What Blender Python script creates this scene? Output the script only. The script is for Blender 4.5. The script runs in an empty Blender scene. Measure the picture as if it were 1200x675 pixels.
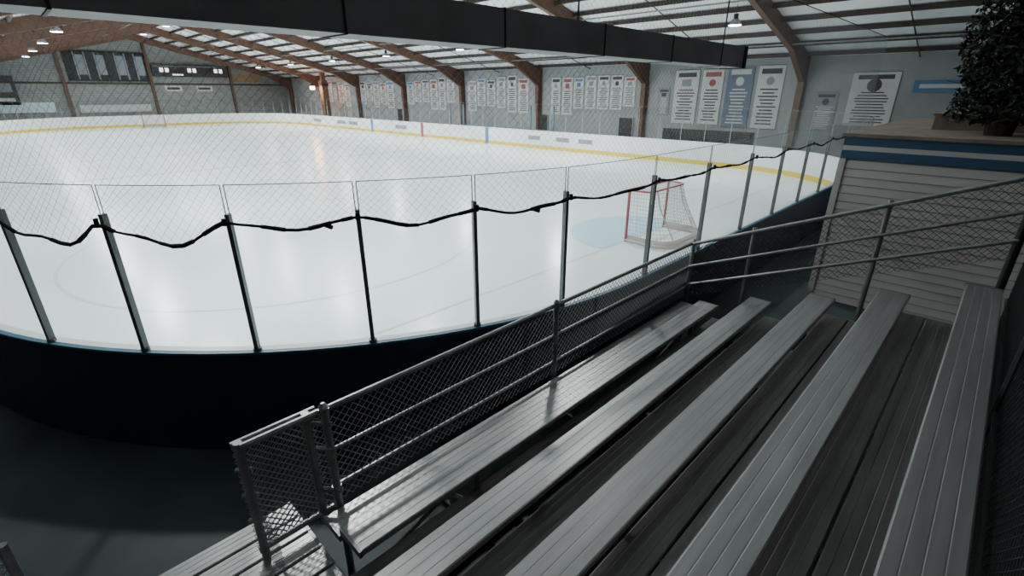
import bpy, math, random, bisect
from mathutils import Vector
random.seed(7)
scene=bpy.context.scene
C=bpy.context.collection

# ---------------- materials ----------------
def mat(name,col,rough=.6,metal=0.0,noise=0.0,nscale=5.0,stretch=(1,1,1),emit=None,estr=0,bump=0.0):
    m=bpy.data.materials.new(name); m.use_nodes=True
    nt=m.node_tree; b=nt.nodes['Principled BSDF']
    b.inputs['Base Color'].default_value=(*col,1); b.inputs['Roughness'].default_value=rough
    b.inputs['Metallic'].default_value=metal
    if noise>0 or bump>0:
        tc=nt.nodes.new('ShaderNodeTexCoord'); mp=nt.nodes.new('ShaderNodeMapping')
        mp.inputs['Scale'].default_value=stretch
        n=nt.nodes.new('ShaderNodeTexNoise'); n.inputs['Scale'].default_value=nscale; n.inputs['Detail'].default_value=6
        nt.links.new(tc.outputs['Object'],mp.inputs['Vector']); nt.links.new(mp.outputs[0],n.inputs['Vector'])
        if noise>0:
            r=nt.nodes.new('ShaderNodeMapRange'); r.inputs['From Min'].default_value=.3; r.inputs['From Max'].default_value=.7
            r.inputs['To Min'].default_value=1-noise; r.inputs['To Max'].default_value=1+noise
            nt.links.new(n.outputs['Fac'],r.inputs['Value'])
            mx=nt.nodes.new('ShaderNodeVectorMath'); mx.operation='SCALE'
            mx.inputs[0].default_value=col
            nt.links.new(r.outputs[0],mx.inputs['Scale']); nt.links.new(mx.outputs[0],b.inputs['Base Color'])
        if bump>0:
            bp=nt.nodes.new('ShaderNodeBump'); bp.inputs['Strength'].default_value=bump; bp.inputs['Distance'].default_value=.02
            nt.links.new(n.outputs['Fac'],bp.inputs['Height']); nt.links.new(bp.outputs[0],b.inputs['Normal'])
    if emit:
        b.inputs['Emission Color'].default_value=(*emit,1); b.inputs['Emission Strength'].default_value=estr
    return m
def block_mat(name,c1,c2,w,h,plane):
    m=bpy.data.materials.new(name); m.use_nodes=True; nt=m.node_tree; b=nt.nodes['Principled BSDF']; b.inputs['Roughness'].default_value=.8
    tc=nt.nodes.new('ShaderNodeTexCoord'); sp=nt.nodes.new('ShaderNodeSeparateXYZ'); cb=nt.nodes.new('ShaderNodeCombineXYZ')
    nt.links.new(tc.outputs['Object'],sp.inputs[0])
    nt.links.new(sp.outputs['X' if plane=='x' else 'Y'],cb.inputs[0]); nt.links.new(sp.outputs['Z'],cb.inputs[1])
    br=nt.nodes.new('ShaderNodeTexBrick'); br.inputs['Scale'].default_value=1
    br.inputs['Brick Width'].default_value=w; br.inputs['Row Height'].default_value=h; br.inputs['Mortar Size'].default_value=.012
    br.inputs['Color1'].default_value=(*c1,1); br.inputs['Color2'].default_value=(*c2,1); br.inputs['Mortar'].default_value=(c1[0]*.5,c1[1]*.5,c1[2]*.5,1)
    nt.links.new(cb.outputs[0],br.inputs['Vector']); nt.links.new(br.outputs['Color'],b.inputs['Base Color'])
    return m
def glass_mat():
    m=bpy.data.materials.new('plexiglass'); m.use_nodes=True; nt=m.node_tree
    for n in list(nt.nodes): nt.nodes.remove(n)
    o=nt.nodes.new('ShaderNodeOutputMaterial'); t=nt.nodes.new('ShaderNodeBsdfTransparent'); t.inputs[0].default_value=(.93,.965,.96,1)
    g=nt.nodes.new('ShaderNodeBsdfGlossy'); g.inputs['Roughness'].default_value=.03
    f=nt.nodes.new('ShaderNodeLayerWeight'); f.inputs['Blend'].default_value=.5
    p=nt.nodes.new('ShaderNodeMath'); p.operation='POWER'; p.inputs[1].default_value=5
    q=nt.nodes.new('ShaderNodeMath'); q.operation='MULTIPLY_ADD'; q.inputs[1].default_value=.6; q.inputs[2].default_value=.03
    nt.links.new(f.outputs['Facing'],p.inputs[0]); nt.links.new(p.outputs[0],q.inputs[0])
    x=nt.nodes.new('ShaderNodeMixShader'); nt.links.new(q.outputs[0],x.inputs[0]); nt.links.new(t.outputs[0],x.inputs[1]); nt.links.new(g.outputs[0],x.inputs[2]); nt.links.new(x.outputs[0],o.inputs[0])
    return m
M={}
M['ice']=mat('ice',(.80,.895,.90),.22,0,.05,.22,bump=.015)
M['floor']=mat('rubber_floor',(.034,.048,.051),.6,0,.35,1.2)
M['white']=mat('white_board',(.80,.82,.84),.35,0,.05,2)
M['yellow']=mat('yellow_kickplate',(.74,.56,.07),.4)
M['navy']=mat('navy_panel',(.012,.022,.05),.5,0,.2,2)
M['cap']=mat('blue_cap',(.04,.13,.20),.4)
M['post']=mat('post_metal',(.15,.16,.165),.4,.5)
M['edge']=mat('glass_edge',(.35,.42,.42),.3)
M['glass']=glass_mat()
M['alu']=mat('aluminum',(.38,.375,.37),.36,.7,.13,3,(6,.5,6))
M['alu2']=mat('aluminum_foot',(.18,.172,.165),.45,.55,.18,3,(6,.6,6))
M['galv']=mat('galvanized',(.27,.275,.28),.42,.7,.2,8)
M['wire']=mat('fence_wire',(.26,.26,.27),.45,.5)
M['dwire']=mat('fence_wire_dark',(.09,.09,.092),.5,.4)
M['dark']=mat('dark_steel',(.025,.025,.028),.6,.3)
M['black']=mat('black_rope',(.008,.008,.009),.9)
M['net']=mat('netting_cord',(.21,.22,.22),.9)
M['wood']=mat('glulam',(.115,.052,.03),.55,0,.25,4,(.3,1,4))
M['purlin']=mat('purlin',(.04,.027,.021),.6,0,.2,4)
M['roof']=mat('roof_insulation',(.82,.83,.85),.6,0,.10,.6)
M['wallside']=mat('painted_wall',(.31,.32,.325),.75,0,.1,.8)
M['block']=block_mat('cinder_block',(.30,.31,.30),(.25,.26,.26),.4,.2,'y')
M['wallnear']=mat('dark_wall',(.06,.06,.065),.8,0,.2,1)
M['duct']=mat('duct_wrap',(.25,.25,.26),.5,.2,.2,2)
M['red']=mat('goal_red',(.40,.09,.10),.4)
M['goalwhite']=mat('goal_white',(.62,.54,.53),.5)
M['twine']=mat('goal_twine',(.40,.37,.37),.8)
M['rline']=mat('faded_red_line',(.73,.75,.77),.2)
M['bline']=mat('faded_blue_line',(.62,.77,.84),.2)
M['gline']=mat('faded_circle',(.70,.79,.80),.2)
M['crease']=mat('crease_blue',(.50,.78,.90),.2)
M['clap']=mat('clapboard',(.46,.44,.42),.6)
M['gap']=mat('clapboard_shadow_gap',(.16,.15,.14),.8)
M['stripe']=mat('blue_stripe',(.03,.08,.15),.5)
M['tan']=mat('plywood',(.20,.155,.125),.7,0,.25,4)
M['leaf']=mat('leaf',(.012,.022,.012),.8,0,.3,6)
M['bark']=mat('bark',(.06,.035,.02),.9)
M['win']=mat('window_pane',(.05,.055,.06),.15)
M['score']=mat('scoreboard_face',(.02,.02,.025),.4)
M['digit']=mat('digit',(.9,.9,.9),.5,emit=(1,.95,.9),estr=2.0)
M['amber']=mat('amber_panel',(.30,.21,.11),.6)
M['lampw']=mat('lamp_warm',(1,.8,.5),.5,emit=(1,.55,.25),estr=40)
M['lampc']=mat('lamp_lens',(1,1,1),.5,emit=(1,.98,.95),estr=25)
M['bwhite']=mat('banner_white',(.58,.58,.57),.7,0,.05,3)
M['bblue']=mat('banner_blue',(.10,.22,.40),.7)
M['bbp']=mat('banner_slate',(.14,.18,.24),.7)
M['bred']=mat('banner_red',(.35,.10,.09),.7)
M['bink']=mat('banner_ink',(.06,.06,.07),.7)
M['bgrey']=mat('banner_grey',(.26,.28,.31),.7)
M['mat']=mat('brown_mat',(.10,.065,.045),.9,0,.3,8)

# ---------------- mesh builder ----------------
class MB:
    def __init__(s): s.v=[]; s.f=[]; s.m=[]; s.mats=[]
    def mi(s,k):
        if k not in s.mats: s.mats.append(k)
        return s.mats.index(k)
    def poly(s,pts,k):
        b=len(s.v); s.v+= [tuple(p) for p in pts]; s.f.append(tuple(range(b,b+len(pts)))); s.m.append(s.mi(k))
    def box(s,x0,x1,y0,y1,z0,z1,k):
        b=len(s.v)
        s.v+=[(x0,y0,z0),(x1,y0,z0),(x1,y1,z0),(x0,y1,z0),(x0,y0,z1),(x1,y0,z1),(x1,y1,z1),(x0,y1,z1)]
        for f in [(0,3,2,1),(4,5,6,7),(0,1,5,4),(1,2,6,5),(2,3,7,6),(3,0,4,7)]:
            s.f.append(tuple(b+i for i in f)); s.m.append(s.mi(k))
    def tube(s,a,c,r,k,n=8,r2=None,cap=True):
        a=Vector(a); c=Vector(c); d=c-a
        if d.length<1e-6: return
        d.normalize(); up=Vector((0,0,1)) if abs(d.z)<.9 else Vector((1,0,0))
        u=d.cross(up).normalized(); w=d.cross(u); b=len(s.v)
        if r2 is None: r2=r
        for P,rr in ((a,r),(c,r2)):
            for i in range(n):
                t=2*math.pi*(i+.5)/n; s.v.append(tuple(P+u*math.cos(t)*rr+w*math.sin(t)*rr))
        mi=s.mi(k)
        for i in range(n):
            j=(i+1)%n; s.f.append((b+i,b+j,b+n+j,b+n+i)); s.m.append(mi)
        if cap:
            s.f.append(tuple(b+i for i in reversed(range(n)))); s.m.append(mi)
            s.f.append(tuple(b+n+i for i in range(n))); s.m.append(mi)
    def path(s,pts,r,k,n=8):
        for i in range(len(pts)-1): s.tube(pts[i],pts[i+1],r,k,n)
    def extrude(s,prof,axis,a,b_,k):
        def P(p,t): return (p[0],t,p[1]) if axis=='y' else (t,p[0],p[1])
        b=len(s.v); n=len(prof)
        s.v+=[P(p,a) for p in prof]+[P(p,b_) for p in prof]; mi=s.mi(k)
        for i in range(n):
            j=(i+1)%n; s.f.append((b+i,b+j,b+n+j,b+n+i)); s.m.append(mi)
        s.f.append(tuple(range(b,b+n))); s.m.append(mi); s.f.append(tuple(reversed(range(b+n,b+2*n)))); s.m.append(mi)
    def make(s,name,smooth=False,loc=None):
        me=bpy.data.meshes.new(name)
        v=s.v
        if loc: v=[(a-loc[0],b-loc[1],c-loc[2]) for a,b,c in v]
        me.from_pydata(v,[],s.f)
        for k in s.mats: me.materials.append(M[k])
        me.polygons.foreach_set('material_index',s.m)
        if smooth: me.polygons.foreach_set('use_smooth',[True]*len(s.f))
        me.update(); o=bpy.data.objects.new(name,me)
        if loc: o.location=loc
        C.objects.link(o); return o

# ---------------- building shell ----------------
XE=-66.5; XW=5.0; YN=-4.6; YF=27.0; YR=11.5
def zr(y): return 4.80+.26*(YF-YR-abs(y-YR))
m=MB(); m.box(XE-.3,XW+.3,YN-.3,YF+.3,-.3,-.03,'floor'); m.make('floor')
def gable(x0,x1,k,name):
    m=MB(); m.extrude([(YN,-.03),(YF,-.03),(YF,zr(YF)),(YR,zr(YR)),(YN,zr(YN))],'x',x0,x1,k); return m.make(name)
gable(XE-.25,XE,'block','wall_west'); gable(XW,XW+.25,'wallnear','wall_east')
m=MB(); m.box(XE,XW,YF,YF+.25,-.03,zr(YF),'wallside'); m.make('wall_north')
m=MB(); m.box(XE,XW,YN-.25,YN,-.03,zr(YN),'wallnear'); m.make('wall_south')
m=MB()
for ya,yb in ((YN-.3,YR),(YR,YF+.3)):
    m.extrude([(ya,zr(ya)),(yb,zr(yb)),(yb,zr(yb)+.12),(ya,zr(ya)+.12)],'x',XE-.3,XW+.3,'roof')
m.make('ceiling')

m=MB()
xs=[.6-8.15*i for i in range(9)]
for x in xs:
    for sgn,ye in ((1,YF),(-1,YN)):
        D=.56
        yi=ye-sgn*.02
        prof=[(yi,zr(ye)-.02),(YR,zr(YR)-.02),(YR,zr(YR)-D-.1),(ye-sgn*2.6,zr(ye-sgn*2.6)-D),(ye-sgn*.45,zr(ye)-1.05),(yi,zr(ye)-1.15)]
        m.extrude(prof,'x',x-.11,x+.11,'wood')
        m.box(x-.14,x+.14,min(ye-sgn*.02,ye-sgn*.42),max(ye-sgn*.02,ye-sgn*.42),-.03,zr(ye)-1.0,'wood')
y=YN+1.0
while y<YF-.4:
    m.box(XE,XW,y-.045,y+.045,zr(y)-.20,zr(y)-.03,'purlin'); y+=1.3
for x in [.6-8.15*i-4.07 for i in range(8)]:
    for ya,yb in ((YN,YR),(YR,YF)):
        m.tube((x,ya,zr(ya)-.16),(x,yb,zr(yb)-.16),.025,'purlin',4)
m.make('timber_roof_frame')
m=MB()
for y in (8.2,15.5,19.6,24.0):
    m.tube((XE+.2,y,zr(y)-.45),(XW-.2,y,zr(y)-.45),.03,'galv',6)
m.make('ceiling_conduit')

# ---------------- rink path ----------------
X0,X1,Y0,Y1=-64.6,-3.05,-.93,23.8
RN=6.15
def ring(step=.35):
    pts=[]
    rn,rf=RN,8.5
    def line(a,b,nrm):
        L=math.dist(a,b); n=max(1,int(L/step))
        for i in range(n): t=i/n; pts.append(((a[0]+(b[0]-a[0])*t,a[1]+(b[1]-a[1])*t),nrm))
    def arc(cx,cy,r,a0,a1):
        n=max(8,int(abs(a1-a0)*r/step))
        for i in range(n):
            a=a0+(a1-a0)*i/n; pts.append(((cx+r*math.cos(a),cy+r*math.sin(a)),(math.cos(a),math.sin(a))))
    H=math.pi/2
    line((X1,Y1-rn),(X1,Y0+rn),(1,0)); arc(X1-rn,Y0+rn,rn,0,-H)
    line((X1-rn,Y0),(X0+rf,Y0),(0,-1)); arc(X0+rf,Y0+rf,rf,-H,-2*H)
    line((X0,Y0+rf),(X0,Y1-rf),(-1,0)); arc(X0+rf,Y1-rf,rf,-2*H,-3*H)
    line((X0+rf,Y1),(X1-rn,Y1),(0,1)); arc(X1-rn,Y1-rn,rn,-3*H,-4*H)
    return pts
RG=ring(.3)
cum=[0]
for i in range(len(RG)):
    a=RG[i][0]; b=RG[(i+1)%len(RG)][0]; cum.append(cum[-1]+math.dist(a,b))
TOT=cum[-1]
def at(s,d=0.0):
    s=s%TOT; i=min(bisect.bisect_right(cum,s)-1,len(RG)-1); t=(s-cum[i])/(cum[i+1]-cum[i])
    (a,na),(b,nb)=RG[i],RG[(i+1)%len(RG)]
    nx=na[0]*(1-t)+nb[0]*t; ny=na[1]*(1-t)+nb[1]*t; l=math.hypot(nx,ny)
    return (a[0]*(1-t)+b[0]*t+nx/l*d, a[1]*(1-t)+b[1]*t+ny/l*d)
S_T=(Y1-RN)-(Y0+RN)
def sweep(m,d0,d1,z0,z1,k):
    n=len(RG); b=len(m.v); mi=m.mi(k)
    for (p,nn) in RG:
        for d,z in ((d0,z0),(d1,z0),(d1,z1),(d0,z1)): m.v.append((p[0]+nn[0]*d,p[1]+nn[1]*d,z))
    for i in range(n):
        j=(i+1)%n
        for q in range(4):
            r=(q+1)%4; m.f.append((b+i*4+q,b+i*4+r,b+j*4+r,b+j*4+q)); m.m.append(mi)
m=MB(); sweep(m,0,.06,-.03,1.05,'white'); sweep(m,.06,.115,-.03,1.05,'navy'); sweep(m,-.015,0,.0,.20,'yellow'); sweep(m,-.01,.075,1.05,1.072,'white'); sweep(m,.075,.125,1.045,1.07,'cap')
for x,k in ((-25.9,'bblue'),(-33.5,'bred'),(-41.1,'bblue')):
    m.box(x-.16,x+.16,Y1-.02,Y1+.01,.0,1.07,k)
for x in (-36.5,-44.5,-46.8,-52): m.box(x-.8,x+.8,Y1-.012,Y1+.01,.45,.75,'bgrey')
for x in (-17.5,-19.2,-21.5): m.box(x-.5,x+.5,Y1-.012,Y1+.01,.5,.75,'bgrey')
m.make('dasher_boards')
m=MB(); m.poly([(p[0],p[1],0) for p,n in RG][::-1],'ice'); m.make('ice_sheet')

# ice markings
m=MB()
def strip(x0,x1,y0,y1,k,z=.004): m.poly([(x0,y0,z),(x1,y0,z),(x1,y1,z),(x0,y1,z)],k)
def annul(cx,cy,r,w,k,z=.004,a0=0,a1=2*math.pi,n=64):
    for i in range(n):
        a=a0+(a1-a0)*i/n; b=a0+(a1-a0)*(i+1)/n
        m.poly([(cx+math.cos(a)*(r-w),cy+math.sin(a)*(r-w),z),(cx+math.cos(a)*r,cy+math.sin(a)*r,z),(cx+math.cos(b)*r,cy+math.sin(b)*r,z),(cx+math.cos(b)*(r-w),cy+math.sin(b)*(r-w),z)],k)
GY=10.75
strip(-5.93,-5.87,Y0+1.2,Y1-1.2,'rline'); strip(-61.4,-61.34,Y0+1.6,Y1-1.6,'rline')
strip(-26.1,-25.8,Y0+.05,Y1-.05,'bline'); strip(-41.3,-41,Y0+.05,Y1-.05,'bline'); strip(-33.65,-33.35,Y0+.05,Y1-.05,'rline')
for cx in (-12,-55.5):
    for cy in (11.4-6.9,11.4+6.9):
        annul(cx,cy,4.5,.06,'gline'); annul(cx,cy,.3,.3,'gline',n=20)
annul(-33.5,11.5,4.5,.06,'bline')
def crease(x,y,d):
    pts=[(x,y-1.83)]+[(x-d*1.83*math.sin(a),y-1.83*math.cos(a)) for a in [math.pi*i/16 for i in range(1,16)]]+[(x,y+1.83)]
    if d>0: pts=pts[::-1]
    m.poly([(p[0],p[1],.006) for p in pts],'crease')
crease(-5.95,GY,1); crease(-61.3,11.3,-1)
m.make('ice_markings')

# glass + posts
m=MB(); g=MB()
posts=[]
for yy in (5.5,7.05,8.7,10.3,11.9,13.5,15.1,16.7): posts.append(S_T-(yy-(Y0+RN)))
s=S_T+((Y0+RN)-3.95)
while s<S_T+22: posts.append(s); s+=1.03
last=max(posts)
far=[]; s=last+1.25
while s<TOT-.8+min(posts): far.append(s); s+=1.22
allp=sorted(posts+far)
GT=2.6; ZB=1.074; ZP=2.36
nearset=set(posts)
for s in allp:
    p=at(s,.06); q=at(s,.11)
    near=s in nearset
    dx,dy=at(s+.02,.06)[0]-p[0],at(s+.02,.06)[1]-p[1]; l=math.hypot(dx,dy); dx/=l; dy/=l
    nx,ny=q[0]-p[0],q[1]-p[1]; l=math.hypot(nx,ny); nx/=l; ny/=l
    if near:
        w=.018; dd=.04
        c=[(p[0]+dx*w*a+nx*dd*b_,p[1]+dy*w*a+ny*dd*b_) for a,b_ in ((-1,-.2),(1,-.2),(1,1.2),(-1,1.2))]
        b=len(m.v); m.v+=[(x,y,ZB) for x,y in c]+[(x,y,ZP) for x,y in c]
        for f in [(0,1,5,4),(1,2,6,5),(2,3,7,6),(3,0,4,7),(4,5,6,7)]: m.f.append(tuple(b+i for i in f)); m.m.append(m.mi('post'))
        m.tube((p[0]+nx*.02,p[1]+ny*.02,ZB),(p[0]+nx*.02,p[1]+ny*.02,ZB+.025),.038,'post',8)
    else:
        m.tube((p[0],p[1],ZB),(p[0],p[1],2.0),.018,'edge',6)
for i in range(len(allp)):
    a=allp[i]; b=allp[(i+1)%len(allp)]
    if b<a: b+=TOT
    n=6; gap=.015
    a+=gap; b-=gap
    P=[at(a+(b-a)*j/n,.08) for j in range(n+1)]
    for j in range(n):
        g.poly([(P[j][0],P[j][1],ZB),(P[j+1][0],P[j+1][1],ZB),(P[j+1][0],P[j+1][1],GT),(P[j][0],P[j][1],GT)],'glass')
        m.tube((P[j][0],P[j][1],GT),(P[j+1][0],P[j+1][1],GT),.005,'edge',4,cap=False)
    for q in (P[0],P[-1]): m.tube((q[0],q[1],2.0),(q[0],q[1],GT),.005,'edge',4)
gf=m.make('rink_glass_frame'); go=g.make('rink_glass_panels')
emp=bpy.data.objects.new('rink_glass',None); C.objects.link(emp); gf.parent=emp; go.parent=emp

# protective netting
s_lo=S_T-12.0; s_hi=S_T+36
nodes=sorted([p for p in posts if p>=s_lo])
s=nodes[-1]+1.03
while s<s_hi: nodes.append(s); s+=1.03
sag=[]
for n_ in nodes:
    if n_>S_T+4.2: sag.append(random.uniform(.16,.26))
    elif n_>S_T: sag.append(random.uniform(.07,.12))
    else: sag.append(random.uniform(.04,.09))
def rope_z(s):
    i=bisect.bisect_right(nodes,s)-1
    i=max(0,min(i,len(nodes)-2)); t=(s-nodes[i])/(nodes[i+1]-nodes[i]); t=max(0,min(1,t))
    return 2.31-sag[i]*4*t*(1-t)*(1+.25*math.sin(t*9+i))
NT=4.6
def netp(s,tt):
    zb=rope_z(s); x,y=at(s,.15-.02*math.sin(s*2.1)*(1-tt)); return (x,y,zb+(NT-zb)*tt)
m=MB()
s=nodes[0]; prev=netp(s,0)
while s<nodes[-1]:
    s+=.09; c=netp(s,0); m.tube(prev,c,.011+.010*random.random(),'black',6); prev=c
for n_ in nodes:
    x,y,z=netp(n_,0); m.tube((x,y,z-.03),(x,y,z+.03),.02,'black',6)
for _ in range(12):
    x,y,z=netp(random.uniform(S_T,nodes[-1]),0); m.tube((x-.04,y,z-.015),(x+.03,y+.03,z-.03),.022,'black',6)
cell=.07; H=NT-2.28; L=nodes[-1]-nodes[0]
SEG=4
def strand(sa,ta,sb,tb):
    P=[netp(nodes[0]+sa+(sb-sa)*i/SEG,(ta+(tb-ta)*i/SEG)/H) for i in range(SEG+1)]
    for i in range(SEG): m.tube(P[i],P[i+1],.0012,'net',3,cap=False)
kk=-int(H/cell)
while kk*cell<L:
    s0=kk*cell
    for sg in (1,-1):
        t0,t1=0,H
        if sg==1:
            if s0<0: t0=-s0
            if s0+H>L: t1=L-s0
            if t1>t0: strand(s0+t0,t0,s0+t1,t1)
        else:
            if s0+H>L: t0=s0+H-L
            if s0<0: t1=H+s0
            if t1>t0: strand(s0+H-t0,t0,s0+H-t1,t1)
    kk+=1
x_=[netp(nodes[0]+L*i/120,1) for i in range(121)]
m.path(x_,.008,'black',6)
m.make('protective_netting')

# ---------------- goals ----------------
def goal(x,y,dirn):
    m=MB(); W=.915; Hh=1.22
    def P(a,b,c): return (x+dirn*a,y+b,c)
    for s in (-1,1): m.tube(P(0,s*W,.007),P(0,s*W,Hh),.032,'red',10)
    m.tube(P(0,-W-.03,Hh),P(0,W+.03,Hh),.032,'red',10)
    def U(dx,w,r):
        pts=[(0,-W),(dx-r,-w)]
        pts+=[(dx-r+r*math.sin(a),-w+r-r*math.cos(a)) for a in [math.pi/2*i/6 for i in range(1,7)]]
        pts+=[(p[0],-p[1]) for p in reversed(pts)]
        return pts
    base=U(1.1,.95,.4); top=U(.5,.85,.2)
    m.path([P(a,b,.045) for a,b in base],.035,'goalwhite',8)
    m.path([P(a,b,Hh-.01) for a,b in top],.022,'red',8)
    def res(pts,n):
        Ls=[0]
        for i in range(len(pts)-1): Ls.append(Ls[-1]+math.dist(pts[i],pts[i+1]))
        out=[]
        for i in range(n+1):
            t=Ls[-1]*i/n; j=min(bisect.bisect_right(Ls,t)-1,len(pts)-2); u=(t-Ls[j])/(Ls[j+1]-Ls[j])
            out.append((pts[j][0]+(pts[j+1][0]-pts[j][0])*u,pts[j][1]+(pts[j+1][1]-pts[j][1])*u))
        return out
    N=44; B=res(base,N); T=res(top,N); R=14
    def S(i,v):
        bow=-.06*math.sin(math.pi*v)
        return P(T[i][0]+(B[i][0]-T[i][0])*(1-(1-v)**1.3)+bow*(B[i][0]>.3),T[i][1]+(B[i][1]-T[i][1])*v,Hh-(Hh-.05)*v)
    for i in range(N+1):
        for r in range(R): m.tube(S(i,r/R),S(i,(r+1)/R),.004,'twine',3,cap=False)
    for r in range(R+1):
        for i in range(N): m.tube(S(i,r/R),S(i+1,r/R),.004,'twine',3,cap=False)
    for i in range(20):
        b=-.85+1.7*i/19; m.tube(P(0,b,Hh),P(.5,b,Hh),.0035,'twine',3,cap=False)
    for b in (-.55,.55): m.path([P(.5,b,Hh-.01),P(.62,b,.8),P(1.08,b,.05)],.016,'goalwhite',6)
    m.path([P(.35,-.9,.12),P(.75,-.93,.12)],.02,'goalwhite',6)
    for i in range(N):
        a=B[i]; c=B[i+1]; m.poly([P(a[0],a[1],.02),P(c[0],c[1],.02),P(c[0]*.985,c[1]*.985,.17),P(a[0]*.985,a[1]*.985,.17)],'goalwhite')
    m.make('hockey_goal',loc=(x,y,0))
goal(-5.9,GY,1); goal(-61.3,11.3,-1)

# ---------------- bleachers ----------------
YB0,YB1=-1.6,6.0
def plank(m,x0,x1,z,k,ya=YB0,yb=YB1):
    n=4; w=x1-x0; pr=[(x0,z-.045),(x0,z-.006),(x0+.008,z)]
    for i in range(1,n):
        c=x0+w*i/n; pr+=[(c-.004,z),(c-.0015,z-.0015),(c+.0015,z-.0015),(c+.004,z)]
    pr+=[(x1-.008,z),(x1,z-.006),(x1,z-.045)]
    m.extrude(pr[::-1],'y',ya,yb,k)
    m.box(x0-.003,x1+.003,yb-.001,yb+.02,z-.05,z+.002,'galv')
    m.box(x0-.003,x1+.003,ya-.02,ya+.001,z-.05,z+.002,'galv')
m=MB()
seatx=[-2.40,-1.78,-1.16,-.55,.065]; seatz=[.71,.95,1.18,1.41,1.64]
for i,(x,z) in enumerate(zip(seatx,seatz)):
    plank(m,x,x+.25,z,'alu',YB0 if i else .88)
    if i>0:
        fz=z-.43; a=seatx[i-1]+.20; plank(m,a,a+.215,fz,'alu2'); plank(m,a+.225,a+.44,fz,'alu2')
        m.box(x+.02,x+.04,YB0,YB1,fz+.02,fz+.16,'dark')
plank(m,-2.65,-2.43,.62,'alu',.88,YB1)
for i in range(6): plank(m,-3.12+.18*i,-3.12+.18*i+.165,.46,'alu',-1.6,.78)
for yy in (-1.3,.2,1.9,3.6,5.6):
    m.tube((-2.75,yy,.05),(.35,yy,1.2),.03,'galv',6)
    m.tube((-2.75,yy,0),(.33,yy,0),.03,'galv',6)
    for i,(x,z) in enumerate(zip(seatx,seatz)):
        zz=z if (i or yy>.9) else .46
        m.box(x+.09,x+.14,yy-.025,yy+.025,-.03,zz-.045,'galv')
        if i: m.tube((x-.2,yy,z-.47),(x+.23,yy,z-.47),.025,'galv',6)
    m.tube((-1.0,yy,0),(.2,yy,1.1),.02,'galv',6)
    m.box(-2.60,-2.56,yy-.02,yy+.02,-.03,.42,'galv')
for yy in (-1.3,.3):
    for x in (-3.1,-2.3): m.box(x,x+.05,yy-.02,yy+.02,-.03,.415,'galv')
for ya,yb in ((.2,1.9),(3.6,5.6)):
    m.tube((-2.3,ya,.05),(-2.3,yb,.6),.014,'galv',6); m.tube((.2,ya,.05),(.2,yb,1.4),.014,'galv',6)
m.make('aluminum_bleachers')

def chain(m,P0,A,B,cell=.062,r=.0028,k='wire'):
    P0=Vector(P0);A=Vector(A);B=Vector(B);L=A.length;H=B.length
    def Q(s,t): return P0+A*(s/L)+B*(t/H)
    kk=-int(H/cell)-1
    while kk*cell<L:
        s0=kk*cell
        t0,t1=max(0,-s0),min(H,L-s0)
        if t1>t0: m.tube(Q(s0+t0,t0),Q(s0+t1,t1),r,k,4,cap=False)
        t0,t1=max(0,s0+H-L),min(H,H+s0)
        if t1>t0: m.tube(Q(s0+H-t0,t0),Q(s0+H-t1,t1),r,k,4,cap=False)
        kk+=1
m=MB(); fx=-2.69
ftop=1.39
chain(m,(fx,.98,.64),(0,5.27,0),(0,0,ftop-.64))
for z,r in ((ftop,.022),(1.06,.016),(.76,.016)): m.tube((fx-.02,.5 if z==ftop else .98,z),(fx-.02,6.25,z),r,'galv',8)
for yy in (1.0,3.34,6.25):
    m.tube((fx,yy,-.03),(fx,yy,ftop+.04),.026,'galv',10); m.tube((fx,yy,ftop+.035),(fx,yy,ftop+.065),.034,'galv',10,r2=.012)
    for z in (ftop,1.06,.76): m.tube((fx,yy,z-.02),(fx,yy,z+.02),.034,'galv',10)
chain(m,(fx-.05,.5,.55),(0,.5,0),(0,0,.84),.05,.0028); chain(m,(fx-.10,.47,.55),(.0,.5,0),(0,0,.84),.05,.0028)
for yy in (.5,.9): m.tube((fx-.06,yy,.47),(fx-.06,yy,ftop+.01),.026,'galv',8)
m.tube((fx-.10,.47,ftop-.02),(fx-.10,.98,ftop-.02),.022,'galv',8)
m.tube((fx-.06,.47,.56),(fx-.06,.98,.56),.022,'galv',8)
for z in (.75,1.1,1.3): m.tube((fx-.09,.9,z),(fx+.04,1.02,z),.018,'galv',6)
for z in (.8,1.0,1.2): m.tube((fx-.09,.46,z),(fx-.03,.54,z),.014,'galv',6)
chain(m,(fx-.06,.5,.5),(.28,.03,0),(0,0,.4),.05,.0028)
sx0,sx1=fx,.30; yy=6.25; sl=.42
def zt(x,b): return b+sl*(x-sx0)
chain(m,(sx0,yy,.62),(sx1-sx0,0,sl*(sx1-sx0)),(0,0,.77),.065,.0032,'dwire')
for b,r in ((1.39,.024),(1.07,.019),(.80,.019)): m.tube((sx0,yy-.02,b),(sx1,yy-.02,zt(sx1,b)),r,'galv',8)
for x in (-1.95,-.70): m.tube((x,yy,zt(x,.05)),(x,yy,zt(x,1.44)),.026,'galv',8)
m.tube((sx1,yy,-.03),(sx1,yy,zt(sx1,1.46)),.034,'dark',10)
m.make('chain_link_guard_fence')
m=MB(); bx=.38
chain(m,(bx,-1.2,.35),(0,7.4,0),(0,0,2.25),.06,.003,'dark')
for z in (2.62,1.5,.4): m.tube((bx,-1.2,z),(bx,6.2,z),.022,'dark',8)
for yy in (-1.0,1.4,3.8): m.tube((bx,yy,-.03),(bx,yy,2.66),.03,'dark',8)
m.make('chain_link_back_fence')
m=MB(); chain(m,(-3.42,-2.6,.1),(0,2.0,0),(0,0,.8),.05,.0026)
for z in (.92,.12): m.tube((-3.42,-2.6,z),(-3.42,-.6,z),.022,'galv',8)
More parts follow.
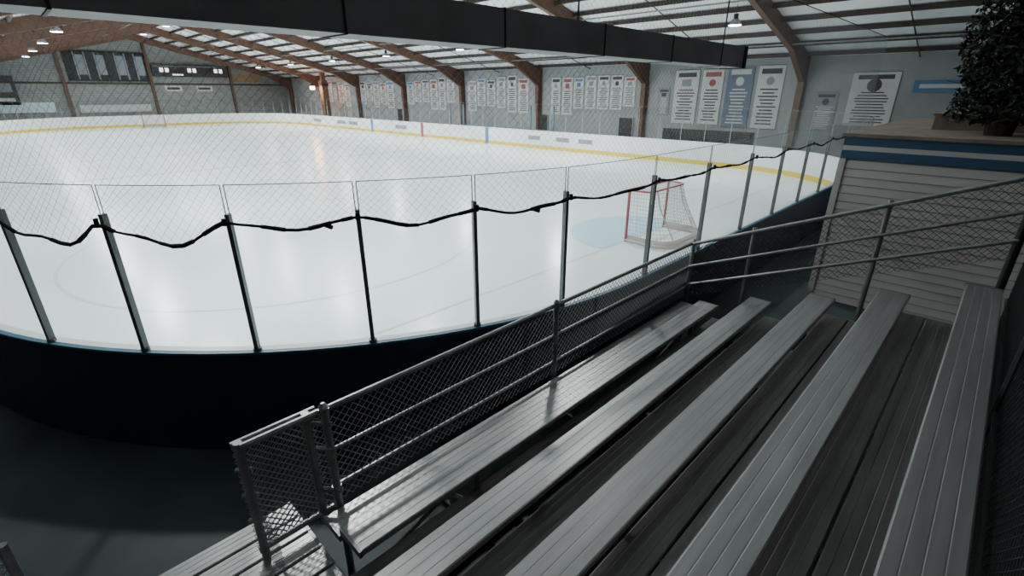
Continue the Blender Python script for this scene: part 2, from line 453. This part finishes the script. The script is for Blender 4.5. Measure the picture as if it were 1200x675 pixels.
for yy in (-2.6,-.6): m.tube((-3.42,yy,-.03),(-3.42,yy,.95),.026,'galv',8)
m.make('chain_link_stub_fence')

# ---------------- clapboard booth ----------------
m=MB(); bx0,bx1,by0,by1=-1.82,4.4,9.3,16.0
m.box(bx0+.03,bx1,by0+.03,by1,-.03,2.66,'gap')
z=-.03; h=.13
while z<2.32:
    zz=min(z+h,2.33)
    m.extrude([(by0+.03,z+.010),(by0-.008,z+.010),(by0+.004,zz),(by0+.03,zz)],'x',bx0,bx1,'clap')
    m.extrude([(bx0+.03,z+.010),(bx0-.008,z+.010),(bx0+.004,zz),(bx0+.03,zz)],'y',by0,by1,'clap')
    z+=h
for a,b,k in ((2.33,2.46,'stripe'),(2.46,2.53,'clap'),(2.53,2.66,'stripe')):
    m.box(bx0-.02,bx1,by0-.02,by1,a,b,k)
m.box(bx0-.03,bx0+.06,by0-.03,by0+.06,-.03,2.33,'clap')
m.box(bx0-.06,bx1,by0-.06,by1,2.66,2.71,'tan')
m.make('clapboard_booth')
m=MB(); m.box(-1.0,3.4,11.2,14.5,2.71,2.95,'tan'); m.box(-1.03,3.43,11.17,14.53,2.93,2.97,'tan'); m.make('plywood_platform')
m=MB(); tx,ty=-.15,10.3
m.tube((tx,ty,2.71),(tx,ty,2.98),.16,'bark',12,r2=.2); m.tube((tx,ty,2.95),(tx+.03,ty,4.3),.03,'bark',8,r2=.015)
for _ in range(26):
    a=random.uniform(0,6.28); z0=random.uniform(3.0,4.2); l=random.uniform(.35,.75)*(1.2-.55*(z0-3)/1.2)
    m.tube((tx,ty,z0),(tx+math.cos(a)*l,ty+math.sin(a)*l,z0+.2),.01,'bark',5,r2=.004)
for _ in range(6500):
    a=random.uniform(0,6.28); zz=random.uniform(2.88,4.6); rr=(.74+.12*math.sin(3*a+zz*4)-.22*abs(zz-3.7))*math.sqrt(random.random())
    c=Vector((tx+math.cos(a)*rr,ty+math.sin(a)*rr,zz))
    u=Vector((random.gauss(0,1),random.gauss(0,1),random.gauss(0,1))).normalized(); w=u.orthogonal().normalized(); l=random.uniform(.03,.07)
    m.poly([c-u*l,c+w*l*.4,c+u*l,c-w*l*.4],'leaf')
m.make('artificial_tree')
m=MB(); m.box(-1.75,-.55,7.2,8.6,-.03,-.01,'mat'); m.make('doormat')

# ---------------- suspended duct ----------------
m=MB(); dx=-2.58
m.box(dx-.26,dx,-4.2,6.7,3.58,3.81,'duct')
for yy in [-3.2+1.15*i for i in range(9)]: m.box(dx-.265,dx+.005,yy-.006,yy+.006,3.575,3.815,'dark')
m.box(dx-.275,dx+.012,6.64,6.72,3.57,3.82,'dark')
for yy in (-2.5,.5,3.5,6.3): m.tube((dx-.13,yy,3.81),(dx-.13,yy,zr(yy)-.03),.008,'dark',6)
m.make('suspended_duct')

# ---------------- banners ----------------
def banner(x0,x1,z0,z1,style):
    m=MB(); y=26.97; base={'w':'bwhite','b':'bbp','g':'bgrey'}[style]
    m.box(x0,x1,y-.02,y,z0,z1,base); W=x1-x0; H=z1-z0; yf=y-.024
    head={'w':random.choice(['bblue','bred','bink','bgrey','bink']),'b':'bwhite','g':'bink'}[style]; ink={'w':'bink','b':'bwhite','g':'bwhite'}[style]
    m.box(x0+.12*W,x1-.12*W,yf,y-.01,z1-.13*H,z1-.05*H,head)
    if random.random()<.5: m.box(x0+.3*W,x1-.3*W,yf,y-.01,z1-.30*H,z1-.17*H,random.choice(['bgrey',head]))
    else: m.tube(((x0+x1)/2,yf,z1-.24*H),((x0+x1)/2,y-.01,z1-.24*H),.16*min(W,H),random.choice(['bgrey',head]),12)
    z=z1-.36*H
    while z>z0+.08*H:
        w=random.uniform(.45,.8)*W/2; c=(x0+x1)/2; m.box(c-w,c+w,yf,y-.01,z-.022*H,z,ink); z-=.055*H
    m.tube((x0,y-.03,z1),(x1,y-.03,z1),.02,'bgrey',6)
    m.make('wall_banner')
bays=[(-55.5,-50.2,4),(-48.2,-42.0,5),(-39.9,-33.0,6),(-31.5,-24.9,6),(-22.9,-16.3,7)]
for a,b,n in bays:
    w=(b-a)/n
    for i in range(n):
        x0=a+i*w; zb=random.choice([1.9,2.2,2.5,2.3]); banner(x0+.06,x0+w*random.uniform(.86,.97),zb,random.uniform(4.1,4.45),random.choice('wwwwwwgw'))
B=[(-14.9,-14.2,2.1,3.5),(-13.95,-12.6,1.7,4.4),(-12.4,-11.3,1.7,4.4),(-11.1,-9.8,1.6,4.5),(-9.6,-8.4,1.6,4.5),(-6.9,-6.0,1.6,3.3),(-5.6,-3.9,1.9,4.1)]
for b,s in zip(B,'gwwbwgw'): banner(*b,s)
for i,x in enumerate((-23.6,-16.9,-41.1)):
    m=MB(); m.box(x-.5,x+.5,26.93,26.995,-.03,1.85,'dark'); m.box(x-.56,x-.5,26.9,26.995,-.03,1.88,'bgrey'); m.box(x+.5,x+.56,26.9,26.995,-.03,1.88,'bgrey'); m.tube((x+.38,26.9,1.0),(x+.38,26.94,1.0),.03,'galv',8)
    m.make('door_%d'%(i+1))
m=MB(); m.box(-13.6,-8.8,25.1,25.5,.42,.47,'dark'); m.box(-13.6,-8.8,25.5,25.55,.55,1.5,'dark')
for x in (-13.4,-11.2,-9.0): m.box(x-.04,x+.04,25.1,25.5,-.03,.42,'dark'); m.box(x-.04,x+.04,25.46,25.5,.4,1.4,'dark')
m.make('players_bench')
m=MB(); m.box(-3.4,.3,26.9,26.98,3.3,3.75,'bblue'); m.box(-3.2,.1,26.88,26.9,3.45,3.6,'bwhite'); m.make('wall_sign')
m=MB()
for x in (-30.2,-28.7,-20.2,-22.1,-42.8,-46.1): m.box(x-.05,x+.05,24.05,24.12,-.03,2.5,'bbp')
m.box(-30.25,-20.1,24.04,24.1,1.085,1.12,'bbp'); m.box(-46.15,-42.7,24.04,24.1,1.085,1.12,'bbp')
m.make('penalty_box_frame')
m=MB(); m.box(-51.6,-50.9,24.3,24.9,-.03,4.4,'wood'); m.box(-51.7,-50.8,24.2,25.0,-.03,.3,'dark'); m.box(-51.65,-50.85,24.25,24.95,3.9,4.1,'dark'); m.box(-51.45,-51.05,24.4,24.8,4.3,zr(24.6)-.3,'wood'); m.make('timber_column')

# ---------------- west wall things ----------------
E=XE+.01
m=MB(); m.box(E,E+.06,6.3,12.7,4.4,7.0,'win')
for i in range(9): y=6.3+.8*i; m.box(E+.05,E+.12,y-.06,y+.06,4.4,7.0,'bgrey' if i%4 else 'dark')
for z in (4.4,7.0): m.box(E+.05,E+.12,6.25,12.75,z-.07,z+.07,'dark')
for i in range(8):
    if i%2: m.box(E+.06,E+.08,6.4+.8*i,7.0+.8*i,4.9,6.7,'bgrey')
m.make('window_1')
m=MB(); m.box(E+.32,E+.55,13.1,20.4,4.85,6.0,'score')
for y in (14,19.5): m.box(E,E+.33,y-.05,y+.05,5.3,5.5,'dark')
for y in (13.8,14.3,16.4,16.9,19.0,19.5): m.box(E+.55,E+.57,y,y+.32,5.3,5.7,'digit')
m.box(E+.55,E+.57,14.9,15.9,5.0,5.1,'digit'); m.box(E+.55,E+.57,13.3,20.2,5.85,5.9,'bgrey')
m.make('scoreboard')
m=MB(); m.box(E,E+.08,.5,2.3,2.2,4.7,'score'); m.box(E+.08,E+.1,.8,2.0,3.3,4.2,'bgrey'); m.box(E+.08,E+.1,.8,2.0,2.5,2.8,'bwhite'); m.make('wall_poster')
m=MB()
for y in (-1.5,5.8,12.9,20.7): m.box(XE,XE+.3,y-.13,y+.13,-.03,zr(y)-.3,'wood')
m.box(XE,XE+.15,-4.5,26.9,4.05,4.2,'purlin'); m.make('trim_1')
m=MB(); m.box(E,E+.06,21.0,24.2,4.4,5.3,'amber'); m.make('wall_panel')
m=MB()
for y in (14.0,17.0): m.box(E,E+.05,y,y+1.6,3.4,3.95,'bwhite'); m.box(E+.05,E+.06,y+.2,y+1.4,3.55,3.8,'bink')
m.make('wall_signboard')
m=MB(); m.box(E+.02,E+.08,-3.8,4.6,1.5,2.4,'bline'); m.make('wall_panel')
m=MB(); m.box(E+.02,E+.08,6.4,12.3,1.4,2.1,'bwhite'); m.make('wall_panel')

# ---------------- lamps ----------------
def lamp(x,y,pw):
    z=zr(y)-.75
    m=MB(); m.tube((x,y,z),(x,y,z+.2),.26,'galv',16,r2=.12); m.tube((x,y,z+.2),(x,y,z+.38),.09,'dark',10); m.tube((x,y,z+.38),(x,y,zr(y)-.02),.01,'dark',5)
    m.tube((x,y,z-.02),(x,y,z),.22,'lampc',16)
    o=m.make('high_bay_lamp',loc=(x,y,z))
    L=bpy.data.lights.new('high_bay_light','AREA'); L.shape='DISK'; L.size=.5; L.energy=pw; L.color=(.95,.985,.985); L.spread=math.radians(165)
    lo=bpy.data.objects.new('bulb',L); C.objects.link(lo); lo.parent=o; lo.location=(0,0,-.04)
for i in range(7):
    for y in (3.2,11.5,20.8):
        pw=430
        if i==0 and y>20: pw=200
        lamp(-8.6-8.15*i,y,pw)
lamp(3.2,-1.5,16); lamp(3.0,8.2,26)  # two unseen fill lamps, added to lift the dark stands and duct
m=MB(); m.tube((-52.3,23.9,3.55),(-52.3,23.9,3.85),.22,'lampw',12); m.tube((-52.3,23.9,3.85),(-52.3,23.9,4.1),.25,'dark',12,r2=.1); m.box(-52.35,-51.75,23.95,24.15,4.0,4.06,'dark')
m.tube((-52.3,23.9,4.1),(-52.3,23.9,zr(23.9)-.3),.02,'dark',6)
o=m.make('warm_lamp')
L=bpy.data.lights.new('warm_light','POINT'); L.energy=220; L.color=(1,.5,.2); L.shadow_soft_size=.2
lo=bpy.data.objects.new('warm_bulb',L); C.objects.link(lo); lo.location=(-52.3,23.5,3.3); lo.parent=o

w=bpy.data.worlds.new('World'); scene.world=w; w.use_nodes=True
w.node_tree.nodes['Background'].inputs[0].default_value=(.6,.7,.8,1); w.node_tree.nodes['Background'].inputs[1].default_value=.05

cam=bpy.data.cameras.new('Camera'); co=bpy.data.objects.new('Camera',cam); C.objects.link(co)
cam.sensor_width=36; cam.lens=17.04; cam.clip_start=.05; cam.clip_end=300
co.location=(0,0,3.3); co.rotation_euler=(math.radians(68),0,math.radians(44.6))
scene.camera=co
